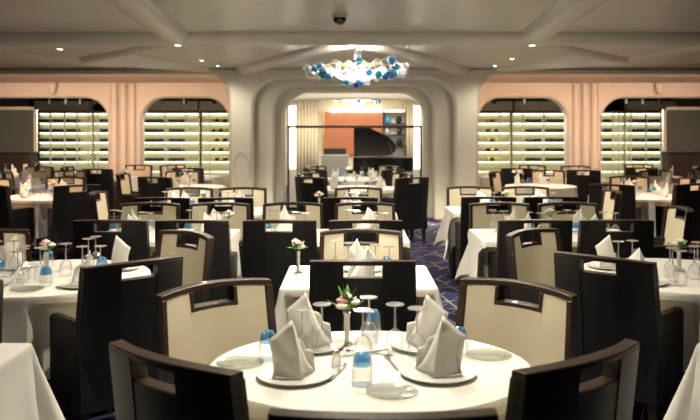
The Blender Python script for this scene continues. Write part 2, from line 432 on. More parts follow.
CH, ITEMS = 'dining chairs', 'place settings'
def table(shape, cx, cy, w, dep, phrase, seats, drop=.47, detail=2, vase=None, settings=True, corner=1):
    """seats: (x, y, facing, seat words, label of the chair)"""
    t = empty('dining_table', (cx, cy, 0))
    tag(t, 'dark dining table under the white cloth, '+phrase, 'table', 'dining tables')
    if shape == 'round':
        MB().lathe([(.0001, .722), (w-.02, .722), (w-.012, .73), (w-.012, .752), (.0001, .752)], 48).build('tabletop', M['wood'], t).scale = (1, dep or 1, 1)
        MB().lathe([(.0001, .03), (.05, .03), (.04, .1), (.035, .6), (.08, .722), (.0001, .722)], 20).build('pedestal', M['dark'], t)
        MB().lathe([(.0001, 0), (.28, 0), (.28, .012), (.05, .035), (.0001, .035)], 32).build('foot', M['dark'], t)
    else:
        MB().box(-w/2+.008, w/2-.008, -dep/2+.008, dep/2-.008, .722, .752).build('tabletop', M['wood'], t, bevel=.004)
        for sx in (-1, 1):
            for sy in (-1, 1):
                lx, ly = sx*(w/2-.045), sy*.08
                MB().box(lx-.02, lx+.02, ly-.02, ly+.02, 0, .722).build('leg', M['dark'], t, bevel=.003)
    cl = make_cloth(shape, cx, cy, w, dep, [(s[0], s[1], s[2]) for s in seats], drop, int(abs(cx*100+cy*10)), corner)
    tag(cl, 'white linen tablecloth draped over '+phrase, 'tablecloth', 'white tablecloths')
    for (x, y, fc, words, lab) in seats:
        chair(x, y, fc, lab, CH)
        if not settings or not words: continue
        fx, fy = fc; L = math.hypot(fx, fy); fx /= L; fy /= L
        # plate: just inside the edge in front of the chair
        k = .3
        for _ in range(60):
            X, Y = x+fx*k-cx, y+fy*k-cy
            if shape == 'round': ok = math.hypot(X, Y) < w-.165
            else: ok = abs(X) < w/2-.15 and abs(Y) < dep/2-.165
            if ok: break
            k += .01
        P = Vector((x+fx*k, y+fy*k)); fv = Vector((fx, fy))
        if shape == 'round':
            fv = Vector((cx-x, cy-y)).normalized(); P = Vector((cx, cy))-fv*(w-.175)
        rt = Vector((fv.y, -fv.x)); rz = rz_of(fv)
        setting(P, fv, rt, rz, words, phrase, detail, x*7+y)
    if vase is not None:
        put_vase(vase[0], vase[1], phrase)
def put_vase(x, y, phrase, kind='posy', lab='small pink and white posy in the vase on '):
    place('vase', make_vase, (x, y, TZ), 0, 'slim silver bud vase standing on '+phrase, 'vase', 'bud vases')
    place(kind, make_posy if kind == 'posy' else make_sprig, (x, y, TZ), random.random()*6 if kind == 'posy' else .5, lab+phrase, 'flowers', 'table flowers')
def setting(P, fv, rt, rz, words, phrase, detail, seed):
    rnd = random.Random(seed)
    if detail >= 1:
        place('plate', make_plate, (P.x, P.y, TZ), 0, 'white china plate, %s place of %s' % (words, phrase), 'plate', 'dinner plates')
    zz = TZ+(.0075 if detail >= 1 else .003)
    place('napkin' if rnd.random() < .5 else 'napkinm', make_napkin if False else (make_napkin if 'napkin' not in USED else make_napkin_mirrored), (P.x, P.y, zz), rz+rnd.uniform(-.5, .5)+(0 if fv.y > 0 else PI), 'white napkin folded upright, %s place of %s' % (words, phrase), 'napkin', 'folded napkins', rnd.uniform(.92, 1.06))
    q = P+fv*.10+rt*.165 if detail else P+fv*.12+rt*.12
    place('wine', make_wineglass, (q.x, q.y, TZ), 0, 'outer upside-down wine glass, %s place of %s' % (words, phrase), 'wine glass', 'upturned wine glasses')
    if detail >= 1:
        q = P+fv*.165+rt*.085
        place('wine', make_wineglass, (q.x, q.y, TZ), 0, 'inner upside-down wine glass, %s place of %s' % (words, phrase), 'wine glass', 'upturned wine glasses')
    q = P+fv*.14-rt*.15 if detail else P+fv*.17-rt*.09
    place('tumbler', make_tumbler, (q.x, q.y, TZ), 0, 'upturned blue-bottomed tumbler, %s place of %s' % (words, phrase), 'tumbler', 'upturned blue tumblers')

A, B_ = (0, 1), (0, -1)
# --- round front table
P1 = 'the round front table'
T1 = (.075, 2.89)
seats1 = [(-.595, 2.28, (.6, .8), None, 'black-backed chair seen from behind, at the near left of the round front table'),
          (.755, 2.29, (-.6, .8), None, 'black-backed chair seen from behind, at the near right of the round front table'),
          (.08, 1.80, (0, 1), None, 'chair cut off by the bottom edge, only its dark top rail showing'),
          (-.645, 3.45, (.66, -.75), None, 'large cream-fronted chair facing us, at the far left of the round front table'),
          (.79, 3.45, (-.68, -.73), None, 'large cream-fronted chair facing us, at the far right of the round front table')]
table('round', T1[0], T1[1], .60, .835, P1, seats1, drop=.5)
def item(key, make, x, y, rz, lab, cat, grp, z=TZ, z0=None, scale=None):
    X, Y = px(x, y, z if z0 is None else z0)
    return place(key, make, (X, Y, z), rz, lab, cat, grp, scale)
for (x, y, rz, w, s) in ((295, 377, .55, 'near left', 1.0), (438, 375, -.45, 'near right', 1.05), (311, 347, .3, 'far left', 1.08), (424, 347, -.6, 'far right', 1.05)):
    item('plate', make_plate, x, y, 0, 'white china plate under the %s napkin of %s' % (w, P1), 'plate', 'dinner plates')
    X, Y = px(x, y); place('napkin' if 'left' in w else 'napkinm', make_napkin if 'left' in w else make_napkin_mirrored, (X, Y, TZ+.0075), rz, 'white napkin folded upright on the %s plate of %s' % (w, P1), 'napkin', 'folded napkins', s)
for (x, y, w) in ((322, 304, 'behind the far left napkin'), (302, 309, 'before the far left napkin'), (369, 297, 'just behind the flower vase'), (395, 304, 'second from the vase'), (417, 308, 'beside the far right napkin'), (363, 310, 'right before the flower vase')):
    X, Y = px(x, y, TZ+.196); place('wine', make_wineglass, (X, Y, TZ), 0, 'upside-down wine glass %s on %s' % (w, P1), 'wine glass', 'upturned wine glasses')
for (x, y, w) in ((362, 384, 'standing alone nearest us'), (268, 359, 'beside the near left napkin'), (373, 335, 'at the far edge behind the vase'), (459, 355, 'beside the near right napkin')):
    item('tumbler', make_tumbler, x, y, 0, 'upturned blue-bottomed tumbler %s on %s' % (w, P1), 'tumbler', 'upturned blue tumblers')
for (x, y, w) in ((240, 365, 'left of the near left plate'), (392, 394, 'before the near right plate'), (489, 357, 'right of the near right plate')):
    item('sidep', make_sideplate, x, y, 0, 'flat clear glass side plate %s on %s' % (w, P1), 'side plate', 'glass side plates')
X, Y = px(347, 345); put_vase(X, Y, P1, 'sprig', 'leafy posy with pale pink blooms in the vase on ')
for (x, y, rz, k, w) in ((331, 381, -.25, 'knife', 'near left'), (398, 371, .2, 'fork', 'near right'), (341, 357, -1.1, 'knife', 'far left'), (393, 356, 1.2, 'fork', 'far right')):
    item(k, make_knife if k == 'knife' else make_fork, x, y, rz, 'steel table %s beside the %s plate of %s' % (k, w, P1), k, 'cutlery')
item('shaker', make_shaker, 336, 366, 0, 'small glass salt shaker with steel cap on '+P1, 'salt shaker', None)

# --- second row
P2 = 'the small table behind the front table'
table('rect', .05, 4.65, .88, .74, P2, [
    (.067, 3.97, A, 'near', 'black-backed chair seen from behind, between the two front centre tables'),
    (.076, 5.30, B_, 'far', 'cream-fronted chair facing us across the small table behind the front table')])
X, Y = px(298, 273); put_vase(X, Y, P2)
PL = 'the round table at left'
table('round', -1.83, 4.66, .60, 0, PL, [
    (-1.075, 3.97, (-.67, .74), 'near right', 'black-backed chair with low arm, at the near right of the round table at left'),
    (-1.03, 5.16, (-.68, -.73), 'far right', 'cream-fronted chair facing us, turned in to the round table at left'),
    (-2.50, 5.25, (.55, -.83), 'far left', 'cream-fronted chair half cut off at left edge, far side of the round table')], vase=(-1.86, 4.72))
PR = 'the round table at right'
table('round', 2.02, 4.72, .60, 0, PR, [
    (1.315, 4.11, (.67, .74), 'near left', 'black-backed chair with low arm, at the near left of the round table at right'),
    (1.175, 5.25, (.68, -.73), 'far left', 'cream-fronted chair facing us, turned in to the round table at right')], vase=(2.05, 4.8))
for (tx, ty, sg, w) in ((-1.83, 4.66, 1, PL), (2.02, 4.72, -1, PR)):      # the settings without a chair in view
    for (a, nm) in ((-2.3 if sg > 0 else -.85, 'outer near'), (.0 if sg > 0 else PI, 'inner')):
        if nm == 'inner': continue
        P = Vector((tx+.36*math.cos(a), ty+.36*math.sin(a))); fv = Vector((-math.cos(a), -math.sin(a)))
        setting(P, fv, Vector((fv.y, -fv.x)), rz_of(fv), nm, w, 2, tx+a)
for (tx, ty, w, k0) in ((-1.83, 4.66, PL, 0), (2.02, 4.72, PR, 1)):
    for k, (ox, oy, nm) in enumerate(((-.1, -.1, 'left of the vase'), (.11, .0, 'right of the vase'), (.02, -.16, 'in front of the vase'))):
        place('wine', make_wineglass, (tx+ox, ty+oy, TZ), 0, 'upside-down wine glass %s on %s' % (nm, w), 'wine glass', 'upturned wine glasses')
    place('sidep', make_sideplate, (tx+.05, ty-.42, TZ), 0, 'flat clear glass side plate at the near edge of '+w, 'side plate', 'glass side plates')
table('rect', -1.775, 2.82, .92, .75, 'the table cut off in the lower left corner', [
    (-1.87, 3.60, B_, None, 'cream-fronted chair cut off by the left edge, above the corner table')], drop=.42)
table('rect', 1.90, 2.83, .92, .75, 'the table cut off in the lower right corner', [], drop=.42)

# --- third row
def four(cx, cy, w, dep, dn, dn2, phrase, xs, extra=(), vase=None, drop=.37, detail=1, corner=.6):
    l0, r0, l1, r1 = xs
    seats = [(l0, dn, A, 'near left', 'black-backed chair seen from behind, near left of '+phrase), (r0, dn, A, 'near right', 'black-backed chair seen from behind, near right of '+phrase),
             (l1, dn2, B_, 'far left', 'cream-fronted chair facing us, far left of '+phrase), (r1, dn2, B_, 'far right', 'cream-fronted chair facing us, far right of '+phrase)]+list(extra)
    table('rect', cx, cy, w, dep, phrase, seats, drop=drop, detail=detail, vase=vase, corner=corner)
four(-1.55, 6.49, 1.14, .78, 5.77, 7.24, 'the third-row table left of centre', (-1.82, -1.20, -1.86, -1.21), vase=(-1.02, 6.47), corner=.1)
four(-.165, 6.49, 1.28, .78, 5.77, 7.26, 'the third-row centre table', (-.535, .12, -.53, .14), corner=.15)
four(1.72, 6.49, 1.32, .78, 5.78, 7.26, 'the third-row table right of the aisle', (1.41, 2.03, 1.39, 2.03),
     [(2.97, 6.75, (-.99, .08), None, 'cream-fronted chair facing sideways at the right end of the third-row table')], vase=(1.72, 6.62))
# --- fourth row
four(-1.58, 8.44, 1.30, .76, 7.71, 9.15, 'the fourth-row table left of centre', (-1.90, -1.26, -1.89, -1.26),
     [(-2.84, 8.44, (.99, .08), None, 'cream-fronted chair facing sideways at the left end of the fourth-row table')], vase=(-1.6, 8.46), corner=.3)
table('rect', .05, 8.46, .88, .72, 'the fourth-row centre table', [
    (.005, 7.74, A, 'near', 'black-backed chair seen from behind at the fourth-row centre table'),
    (.10, 9.17, B_, 'far', 'cream-fronted chair facing us at the fourth-row centre table')], detail=1, vase=(-.34, 8.46))
four(1.76, 8.56, 1.32, .74, 7.80, 9.32, 'the fourth-row table right of the aisle', (1.42, 2.06, 1.44, 2.10),
     [(3.02, 8.62, (-.99, .08), None, 'cream-fronted chair facing sideways at the right end of the fourth-row table')], vase=(1.75, 8.62))
# --- pink-lit and far tables
def far(cx, cy, r, phrase, seats, vase=None):
    table('round', cx, cy, r, 0, phrase, [(x, y, f, w, ('cream-fronted' if f[1] < -.25 else 'black-backed' if f[1] > .25 else 'side-on')+' chair at the %s of %s' % (w, phrase)) for x, y, f, w in seats], drop=.48, detail=0, vase=vase)
far(-3.98, 10.3, .6, 'the pink-lit round table at far left', [(-4.5, 9.5, (.42, .9), 'near left'), (-3.35, 9.5, (-.5, .87), 'near right'), (-5.05, 10.75, (.85, -.5), 'far left'), (-4.12, 11.25, (0, -1), 'far right')], (-3.98, 10.3))
far(3.85, 10.4, .6, 'the pink-lit round table at far right', [(3.25, 9.62, (.5, .87), 'near left'), (4.38, 9.72, (-.4, .9), 'near right'), (4.10, 11.38, (-.1, -1), 'far middle'), (4.98, 10.95, (-.85, -.53), 'far right')], (3.85, 10.4))
far(-2.5, 12.0, .55, 'the round table before the left pillar', [(-2.88, 11.15, (.35, .94), 'near side'), (-3.62, 12.0, (1, .0), 'left side'), (-2.8, 12.92, (.1, -1), 'far side')], (-2.5, 12.0))
far(3.02, 12.2, .55, 'the round table before the right pillar', [(2.28, 12.55, (.9, -.43), 'left side'), (3.35, 13.1, (-.1, -1), 'far side')])
far(.10, 11.75, .62, 'the round table on the piano axis', [(-.63, 11.15, (.6, .8), 'near left'), (-.72, 12.28, (.84, -.54), 'far left'), (.94, 11.02, (-.5, .87), 'near right'), (.90, 12.2, (-.88, -.48), 'far right')], (.1, 11.75))
far(.08, 13.98, .6, 'the round table just before the piano screen', [(-.68, 13.45, (.7, .71), 'near left'), (-.72, 14.6, (.8, -.6), 'far left'), (.82, 13.38, (-.7, .71), 'near right'), (.8, 14.66, (-.8, -.6), 'far right')])
far(-4.8, 12.25, .5, 'the round table behind the pink-lit left one', [(-4.72, 13.06, (0, -1), 'far side'), (-5.62, 12.3, (1, 0), 'left side')])
far(-6.05, 13.7, .5, 'the round table outermost at left', [(-5.8, 14.5, (-.15, -1), 'far side'), (-6.3, 12.85, (.2, 1), 'near side')])
far(-4.35, 14.3, .5, 'the round table inside the left archway', [(-4.1, 15.1, (-.2, -1), 'far side'), (-5.32, 14.25, (1, 0), 'left side'), (-4.45, 13.45, (.1, 1), 'near side')])
far(-2.95, 14.65, .5, 'the round table by the left wine racks', [(-2.92, 13.8, (0, 1), 'near side'), (-3.55, 15.2, (.7, -.7), 'far side')])
far(-7.0, 15.3, .5, 'the round table by the left cabinet', [(-6.5, 15.85, (-.6, -.8), 'far side')])
far(4.3, 13.85, .5, 'the round table inside the right archway', [(4.27, 14.68, (0, -1), 'far side'), (3.95, 13.05, (.35, .94), 'near side')])
far(5.25, 12.3, .5, 'the round table behind the pink-lit right one', [(5.15, 13.1, (.1, -1), 'far side'), (6.05, 12.25, (-1, 0), 'right side')])
far(5.75, 14.6, .5, 'the round table by the right wine racks', [(5.75, 15.42, (0, -1), 'far side'), (6.70, 14.58, (-1, 0), 'right side'), (5.25, 13.92, (.6, .8), 'near side')])
far(6.7, 13.2, .5, 'the round table outermost at right', [(6.35, 13.95, (.4, -.92), 'far side'), (6.68, 12.4, (0, 1), 'near side')])
far(2.98, 14.6, .5, 'the round table by the inner right racks', [(2.98, 13.68, (0, 1), 'near side'), (3.62, 15.1, (-.65, -.76), 'far side')])

# ------------------------------------------------------------------ room shell
XW, YB, YF = 9.6, -2.2, 23.0
struct(MB().box(-XW, XW, YB, YF, -.1, 0), 'floor', M['carpet'], smooth=0)
struct(MB().box(-XW, XW, YB, 7.75, 2.61, 2.9), 'ceiling', M['plank'], smooth=0)
struct(MB().box(-XW, XW, 7.75, YF, 2.74, 2.9), 'ceiling', M['plank'], smooth=0)
struct(MB().box(-XW-.2, -XW, YB, YF, 0, 2.9), 'wall_left', M['wall'], smooth=0)
struct(MB().box(XW, XW+.2, YB, YF, 0, 2.9), 'wall_right', M['wall'], smooth=0)
struct(MB().box(-XW-.2, XW+.2, YB-.2, YB, 0, 2.9), 'wall_near', M['wall'], smooth=0)
struct(MB().box(-XW-.2, XW+.2, YF, YF+.2, 0, 2.9), 'wall_far', M['brown'], smooth=0)
def arch(xa, xb, zt, r, n=10):
    o = [(xa, 0)]
    for k in range(n+1):
        a = PI-PI/2*k/n; o.append((xa+r+r*math.cos(a), zt-r+r*math.sin(a)))
    for k in range(n+1):
        a = PI/2-PI/2*k/n; o.append((xb-r+r*math.cos(a), zt-r+r*math.sin(a)))
    return o+[(xb, 0)]
def arch_wall(name, x0, x1, zt, ops, y0, y1, m, bevel=.03):
    out = [(x0, 0)]
    for o in ops: out += arch(*o)
    out += [(x1, 0), (x1, zt), (x0, zt)]
    return struct(MB().prism(out, y0, y1), name, m, bevel, 40)
arch_wall('wall_archway', -XW, XW, 2.745, [(-9.2, -2.15, 2.645, .42), (-1.72, 1.86, 2.54, .5), (2.29, 9.3, 2.645, .42)], 13.7, 13.95, M['wall'], .05)
arch_wall('trim_1', -2.12, 2.26, 2.745, [(-1.38, 1.52, 2.44, .48)], 13.95, 14.2, M['wall'], .04)
arch_wall('trim_2', -2.12, 2.26, 2.745, [(-1.2, 1.35, 2.33, .44)], 14.2, 14.45, M['wall'], .04)
arch_wall('wall_racks', -XW, XW, 2.745, [(-9.2, -5.2, 2.33, .5), (-4.48, -2.6, 2.33, .5), (-1.5, 1.65, 2.3, .4), (2.75, 4.67, 2.33, .5), (5.4, 9.3, 2.33, .5)], 16.5, 16.85, M['wall'], .05)
for k, x in enumerate((-2.12, 2.16)): struct(MB().box(x, x+.1, 14.45, 16.5, 0, 2.745), 'wall_passage', M['wall'], smooth=0)
for k, x in enumerate((-2.5, 2.5)): struct(MB().box(x-.05, x+.05, 16.85, YF, 0, 2.745), 'wall_lounge', M['wall'], smooth=0)
M['soffit'] = mat('warm_soffit', (.62, .47, .36), .4, .4)
struct(MB().box(-XW, -2.12, 13.93, 16.5, 2.65, 2.74), 'ceiling', M['soffit'], smooth=0); struct(MB().box(2.26, XW, 13.93, 16.5, 2.65, 2.74), 'ceiling', M['soffit'], smooth=0)
# pilasters on the rack wall
for k, (x0, x1) in enumerate(((-5.14, -4.56), (4.74, 5.33))):
    b = MB()
    for q in range(3):
        cx = x0+(x1-x0)*(.17+.33*q); b.lathe([(.075, 0), (.075, 2.64)], 20, (cx, 16.47, 0))
    struct(b, 'trim_%d' % (3+k), M['wall'])
# ceiling ribs
def rib(name, pts, w=.13, zt=2.75):
    v = []; f = []; n0 = len(pts); K = 11; P = []
    raw = [Vector(p) for p in pts]
    for k in range(n0-1):                                   # smooth the path a little
        for q in range(6):
            t = q/6; a = raw[max(0, k-1)]; b = raw[k]; c = raw[k+1]; d = raw[min(n0-1, k+2)]
            P.append(.5*((2*b)+(c-a)*t+(2*a-5*b+4*c-d)*t*t+(3*b-a-3*c+d)*t**3))
    P.append(raw[-1]); n = len(P)
    for k, p in enumerate(P):
        t = (P[min(k+1, n-1)]-P[max(0, k-1)]); t.z = 0; t.normalize(); s = Vector((t.y, -t.x, 0))
        for i in range(K):
            a = PI*i/(K-1); ww = w*(1.25-.25*math.sin(a))
            v.append(Vector((p.x, p.y, zt))+s*ww*math.cos(a)-Vector((0, 0, (zt-p.z)*math.sin(a)**.6)))
    for k in range(n-1):
        for i in range(K-1): f.append((k*K+i, k*K+i+1, (k+1)*K+i+1, (k+1)*K+i))
        f.append((k*K, (k+1)*K, (k+1)*K+K-1, k*K+K-1))
    f.append(tuple(range(K))); f.append(tuple(range((n-1)*K, n*K))[::-1])
    b = MB(); b.add(v, f); return struct(b, name, M['ribmat'], smooth=60)
AX = .05
struct(MB().prism([(7.6, 2.75), (7.6, 2.60), (7.66, 2.535), (7.8, 2.50), (7.95, 2.51), (8.08, 2.56), (8.16, 2.75)], -XW, XW), 'trim_5', M['ribmat'], smooth=60).rotation_euler = (0, 0, 0)
o = bpy.data.objects['trim_5']
for vv in o.data.vertices: vv.co = (vv.co.y, vv.co.x, vv.co.z)
o.data.flip_normals()
n = 6
for sg in (-1, 1):
    J = (AX+sg*1.80, 7.85); S = (AX+sg*3.62, 10.2)
    rib('trim_%d' % n, [(AX+sg*1.45, 3.0, 2.50), (AX+sg*1.62, 5.2, 2.50), (J[0], J[1]-.1, 2.50)], .12, 2.62); n += 1
    rib('trim_%d' % n, [(J[0], J[1], 2.50), (AX+sg*2.5, 8.85, 2.52), (S[0], S[1], 2.50)], .15); n += 1
    rib('trim_%d' % n, [(AX+sg*3.9, 7.8, 2.50), (AX+sg*3.78, 9.0, 2.52), (AX+sg*3.62, 10.2, 2.50), (AX+sg*3.3, 11.7, 2.58), (AX+sg*2.7, 13.75, 2.68)], .15); n += 1
    rib('trim_%d' % n, [(J[0], J[1], 2.50), (AX+sg*1.2, 8.6, 2.60), (AX+sg*.55, 9.25, 2.66), (AX, 9.6, 2.68)], .17); n += 1
    rib('trim_%d' % n, [(AX, 9.6, 2.68), (AX+sg*.9, 11.3, 2.66), (AX+sg*1.9, 13.75, 2.62)], .17); n += 1
    rib('trim_%d' % n, [(AX+sg*3.9, 7.7, 2.52), (AX+sg*3.92, 5.5, 2.52), (AX+sg*3.9, 3.0, 2.52)], .12, 2.62); n += 1
    for tri in ([(1.7, 7.9), (3.62, 10.2), (3.9, 7.9)], [(3.9, 7.9), (3.62, 10.2), (4.6, 10.6), (9.5, 10.6), (9.5, 7.9)]):
        b = MB().slab([(AX+sg*x, y) for x, y in (tri if sg > 0 else tri[::-1])], 2.57, 2.74); struct(b, 'ceiling', M['plank'], smooth=0)
# brackets on the rack wall header
for x in (-6.35, 6.6):
    b = MB().prism([(x-.1, 2.65), (x+.1, 2.65), (x+.05, 2.40), (x-.05, 2.40)], 16.36, 16.5); struct(b, 'trim_%d' % n, M['wall'], .03); n += 1

# ------------------------------------------------------------------ small ceiling things
def light_obj(name, kind, energy, col, loc, parent=None, **k):
    l = bpy.data.lights.new(name, kind); l.energy = energy; l.color = col
    for a, b in k.items(): setattr(l, a, b)
    o = bpy.data.objects.new(name, l); COL.objects.link(o); o.location = loc
    if parent: o.parent = parent
    return o
WARM = (1, .89, .70)
def downlight(x, y, z, energy, words, size=105, col=WARM, blend=.9):
    r = empty('ceiling_downlight', (x, y, z))
    MB().lathe([(.030, .0), (.045, -.004), (.05, -.001), (.05, .004), (.0001, .004)], 20).build('trim_ring', M['white'], r, 60)
    MB().lathe([(.0001, -.002), (.029, -.002), (.029, .003), (.0001, .003)], 16).build('lens', M['lens'], r)
    light_obj('downlight_lamp', 'SPOT', energy, col, (0, 0, -.02), r, spot_size=math.radians(size), spot_blend=blend, shadow_soft_size=.06)
    tag(r, 'small round recessed ceiling downlight '+words, 'ceiling light', 'recessed downlights')
DL = [(.07, 2.75, 2.608, 135, 'over the round front table', 95), (.05, 4.2, 2.608, 180, 'over the small table behind the front table', 125),
      (-1.85, 4.4, 2.608, 52, 'over the round table at left', 115), (2.0, 4.5, 2.608, 52, 'over the round table at right', 115),
      (-2.0, 2.6, 2.608, 30, 'over the corner table at lower left', 105), (2.0, 2.6, 2.608, 30, 'over the corner table at lower right', 105),
      (-1.5, 5.2, 2.608, 300, 'added unseen before the third-row table left of centre', 140), (-.2, 5.25, 2.608, 300, 'added unseen before the third-row centre table', 140), (1.72, 5.2, 2.608, 340, 'added unseen before the third-row table right of the aisle', 140),  # unseen lamps added before the third row to light its cream chairs
      (-1.75, 7.82, 2.50, 290, 'at the left joint of the ribs', 150), (1.85, 7.82, 2.50, 310, 'at the right joint of the ribs', 150),
      (.9, 9.6, 2.73, 110, 'added unseen over the aisle beside the fourth-row centre table', 130),  # unseen lamp added to brighten the aisle carpet
      (-1.06, 11.6, 2.738, 105, 'on the left of the chandelier', 130), (1.08, 11.3, 2.738, 105, 'on the right of the chandelier', 130),
      (-2.33, 12.1, 2.730, 85, 'nearer of two before the left archway pillar', 176, .4), (2.48, 11.8, 2.730, 85, 'nearer of two before the right archway pillar', 176, .4),
      (-2.27, 13.2, 2.738, 45, 'farther of two before the left archway pillar', 140), (2.48, 13.2, 2.738, 45, 'farther of two before the right archway pillar', 140),
      (.12, 11.9, 2.738, 150, 'added out of sight behind the chandelier before the arch', 120),  # extra lamp added to brighten the round table below
      (-3.94, 10.45, 2.725, 16, 'over the pink-lit round table at far left', 176, .4),
      (-3.33, 8.84, 2.568, 45, 'between the ribs at left', 130), (2.35, 8.55, 2.568, 45, 'between the ribs at right', 130), (3.94, 10.45, 2.725, 16, 'over the pink-lit round table at far right', 176, .4)]
for d in DL: downlight(*d[:6], blend=d[6] if len(d) > 6 else .8)
def sprinkler(x, y, z, w):
    r = empty('ceiling_sprinkler', (x, y, z))
    MB().lathe([(.0001, 0), (.03, 0), (.03, -.006), (.008, -.01), (.007, -.05), (.0001, -.05)], 12).build('stem', M['silver'], r)
    MB().lathe([(.0001, -.05), (.024, -.05), (.024, -.054), (.0001, -.054)], 12).build('deflector', M['silver'], r)
    tag(r, 'small metal fire sprinkler hanging from the ceiling '+w, 'sprinkler', 'ceiling sprinklers')
sprinkler(-3.05, 11.2, 2.74, 'between the ribs at left'); sprinkler(.74, 9.95, 2.74, 'to the right above the chandelier'); sprinkler(-3.35, 7.3, 2.61, 'at the left edge')
r = empty('ceiling_dome_camera', (-.085, 6.45, 2.61))
MB().lathe([(.0001, 0), (.068, 0), (.068, -.022), (.062, -.03), (.0001, -.03)], 28).build('housing', M['white'], r)
MB().lathe([(.057, -.03), (.056, -.045), (.045, -.07), (.025, -.086), (.0001, -.09)], 28).build('dome', M['blackdome'], r, 80)
tag(r, 'black security camera dome on the ceiling above the centre tables', 'security camera')
# chandeliers
def make_chandelier():
    r = empty('chandelier'); rnd = random.Random(3)
    MB().lathe([(.0001, .38), (.09, .38), (.09, .36), (.02, .34), (.018, .0), (.0001, .0)], 20).build('stem', M['silver'], r)
    MB().lathe([(.0001, -.12), (.12, -.115), (.23, -.08), (.29, -.03), (.305, .0), (.28, .0), (.2, -.03), (.0001, -.05)], 32).build('bowl', M['bowl'], r)
    for k in range(10):
        a = 2*PI*k/10; c, s = math.cos(a), math.sin(a)
        MB().tube([(c*.05, s*.05, .06), (c*.3, s*.3, .10), (c*.5, s*.5, .05), (c*.56, s*.56, .0)], .007, 6).build('arm', M['gold'], r)
    def g(x, y, z, rad, m): MB().ball((x, y, z), rad, 14, 8).build('globe', M[m], r, 80)
    for k in range(34):
        a = 2*PI*k/34+rnd.uniform(-.06, .06); R = rnd.uniform(.44, .63); z = rnd.uniform(-.09, .08)
        q = math.cos(a)
        mm = 'globe' if rnd.random() < .55 else rnd.choice(['globeblue', 'globeteal'])
        g(R*math.cos(a), R*math.sin(a), z, rnd.uniform(.035, .055), mm)
    for k in range(18):
        a = 2*PI*k/18+.1; g(.34*math.cos(a), .34*math.sin(a), -.02+.03*(k % 2), .046, 'globelit' if k % 3 else 'globe')
    for k in range(9):
        a = 2*PI*k/9; g(.15*math.cos(a), .15*math.sin(a), -.135, .038, 'globeteal' if k % 2 else 'globe')
    g(0, -.05, -.165, .045, 'globeviolet'); g(.05, -.15, -.15, .04, 'globeblue'); g(-.12, -.16, -.14, .04, 'globeteal')
    for x, y, z, rad in ((.44, -.3, -.05, .062), (.47, -.27, .04, .06), (.43, -.28, .12, .055), (.36, -.34, -.08, .055), (-.40, -.3, -.05, .06), (-.44, -.3, .04, .055), (-.34, -.36, -.09, .05)): g(x, y, z, rad, 'globeteal' if rad > .056 else 'globeblue')
    for x, y, z, rad in ((.56, -.2, -.03, .06), (.6, -.15, .05, .05), (-.56, -.2, -.05, .06), (-.6, -.15, .03, .05), (-.25, -.4, .06, .055), (.25, -.42, .07, .055)): g(x, y, z, rad, 'globe')
    g(.03, -.32, .10, .06, 'globeteal'); g(.02, -.3, .2, .05, 'globe')
    return r
place('chandelier', make_chandelier, (.075, 9.6, 2.37), 0, 'glowing chandelier of clear and blue glass globes above the centre tables', 'chandelier', 'glass globe chandeliers')
place('chandelier', make_chandelier, (.14, 18.4, 2.40), .9, 'smaller-looking globe chandelier seen through the arch above the piano', 'chandelier', 'glass globe chandeliers')
light_obj('chandelier_lamp', 'POINT', 70, (1, .92, .8), (.075, 9.6, 2.52), None, shadow_soft_size=.08)
light_obj('chandelier_lamp', 'POINT', 70, (1, .92, .8), (.14, 18.4, 2.1), None, shadow_soft_size=.15)

# ------------------------------------------------------------------ wine racks
ROWZ = [2.04-.242*i for i in range(7)]
def make_bottle():
    return MB().lathe([(.0001, 0), (.041, 0), (.045, .004), (.045, .19), (.032, .22), (.014, .245), (.013, .30), (.0001, .30)], 12, mtx=Matrix.Rotation(-PI/2, 4, 'X')).build('wine_bottle', M['bottle'], None, 60)
def make_gold():
    o = make_bottle(); o.data.materials[0] = M['goldbottle']; return o
RY = 19.2
ORD = ['top', 'second', 'third', 'fourth', 'fifth']
def rack(x0, x1, bays, words, posts, rows=5, cab=True):
    r = empty('wine_rack', ((x0+x1)/2, RY, 0)); cx = (x0+x1)/2
    MB().box(x0-cx, x1-cx, .36, .40, .0, 2.12).build('back_panel', M['rackpanel'], r, 0)
    for i, z in enumerate(ROWZ):
        MB().box(x0-cx, x1-cx, .0, .36, z+.018, z+.026).build('shelf', M['rackmetal'], r, 0)
        MB().box(x0-cx+.03, x1-cx-.03, .28, .345, z-.006, z+.010).build('light_strip', M['led'], r, 0)
    for p in posts: MB().box(p-cx-.015, p-cx+.015, -.01, .02, 0, 2.12).build('post', M['rackmetal'], r, 0)
    if cab: MB().box(x0-cx, x1-cx, .02, .40, 2.12, 2.36).build('header_box', M['rackheader'], r, 0)
    tag(r, 'lit glass wine rack full of bottles '+words, 'wine rack', 'backlit wine racks')
    for i in range(rows):
        z = ROWZ[i+1]+.026+.050
        for (b0, nb, gold) in bays:
            for k in range(nb):
                g = gold and (k+i) % 2 == 0
                o = place('gold' if g else 'bottle', make_gold if g else make_bottle, (b0+.045+k*.0975, RY+.03, z), 0,
                          '%s bottle on the %s lit shelf, wine rack %s' % ('pale' if g else 'dark', ORD[i], words), 'bottle', '%s shelf bottles, rack %s' % (ORD[i], words))
K = RY/F
X_ = lambda p: (p-350)*K
rack(X_(34), X_(88), [(X_(36.5), 4, 0), (X_(52.5), 3, 0), (X_(66), 3, 0)], 'outermost at left', [X_(36), X_(50.5), X_(64.5), X_(77), X_(88)])
rack(X_(89), X_(109), [(X_(99), 2, 0)], 'beside the left fluted pillar', [X_(92), X_(98)], cab=False)
rack(X_(139), X_(197), [(X_(143.5), 5, 0), (X_(168), 4, 0)], 'right of the left fluted pillar', [X_(141), X_(165), X_(186)])
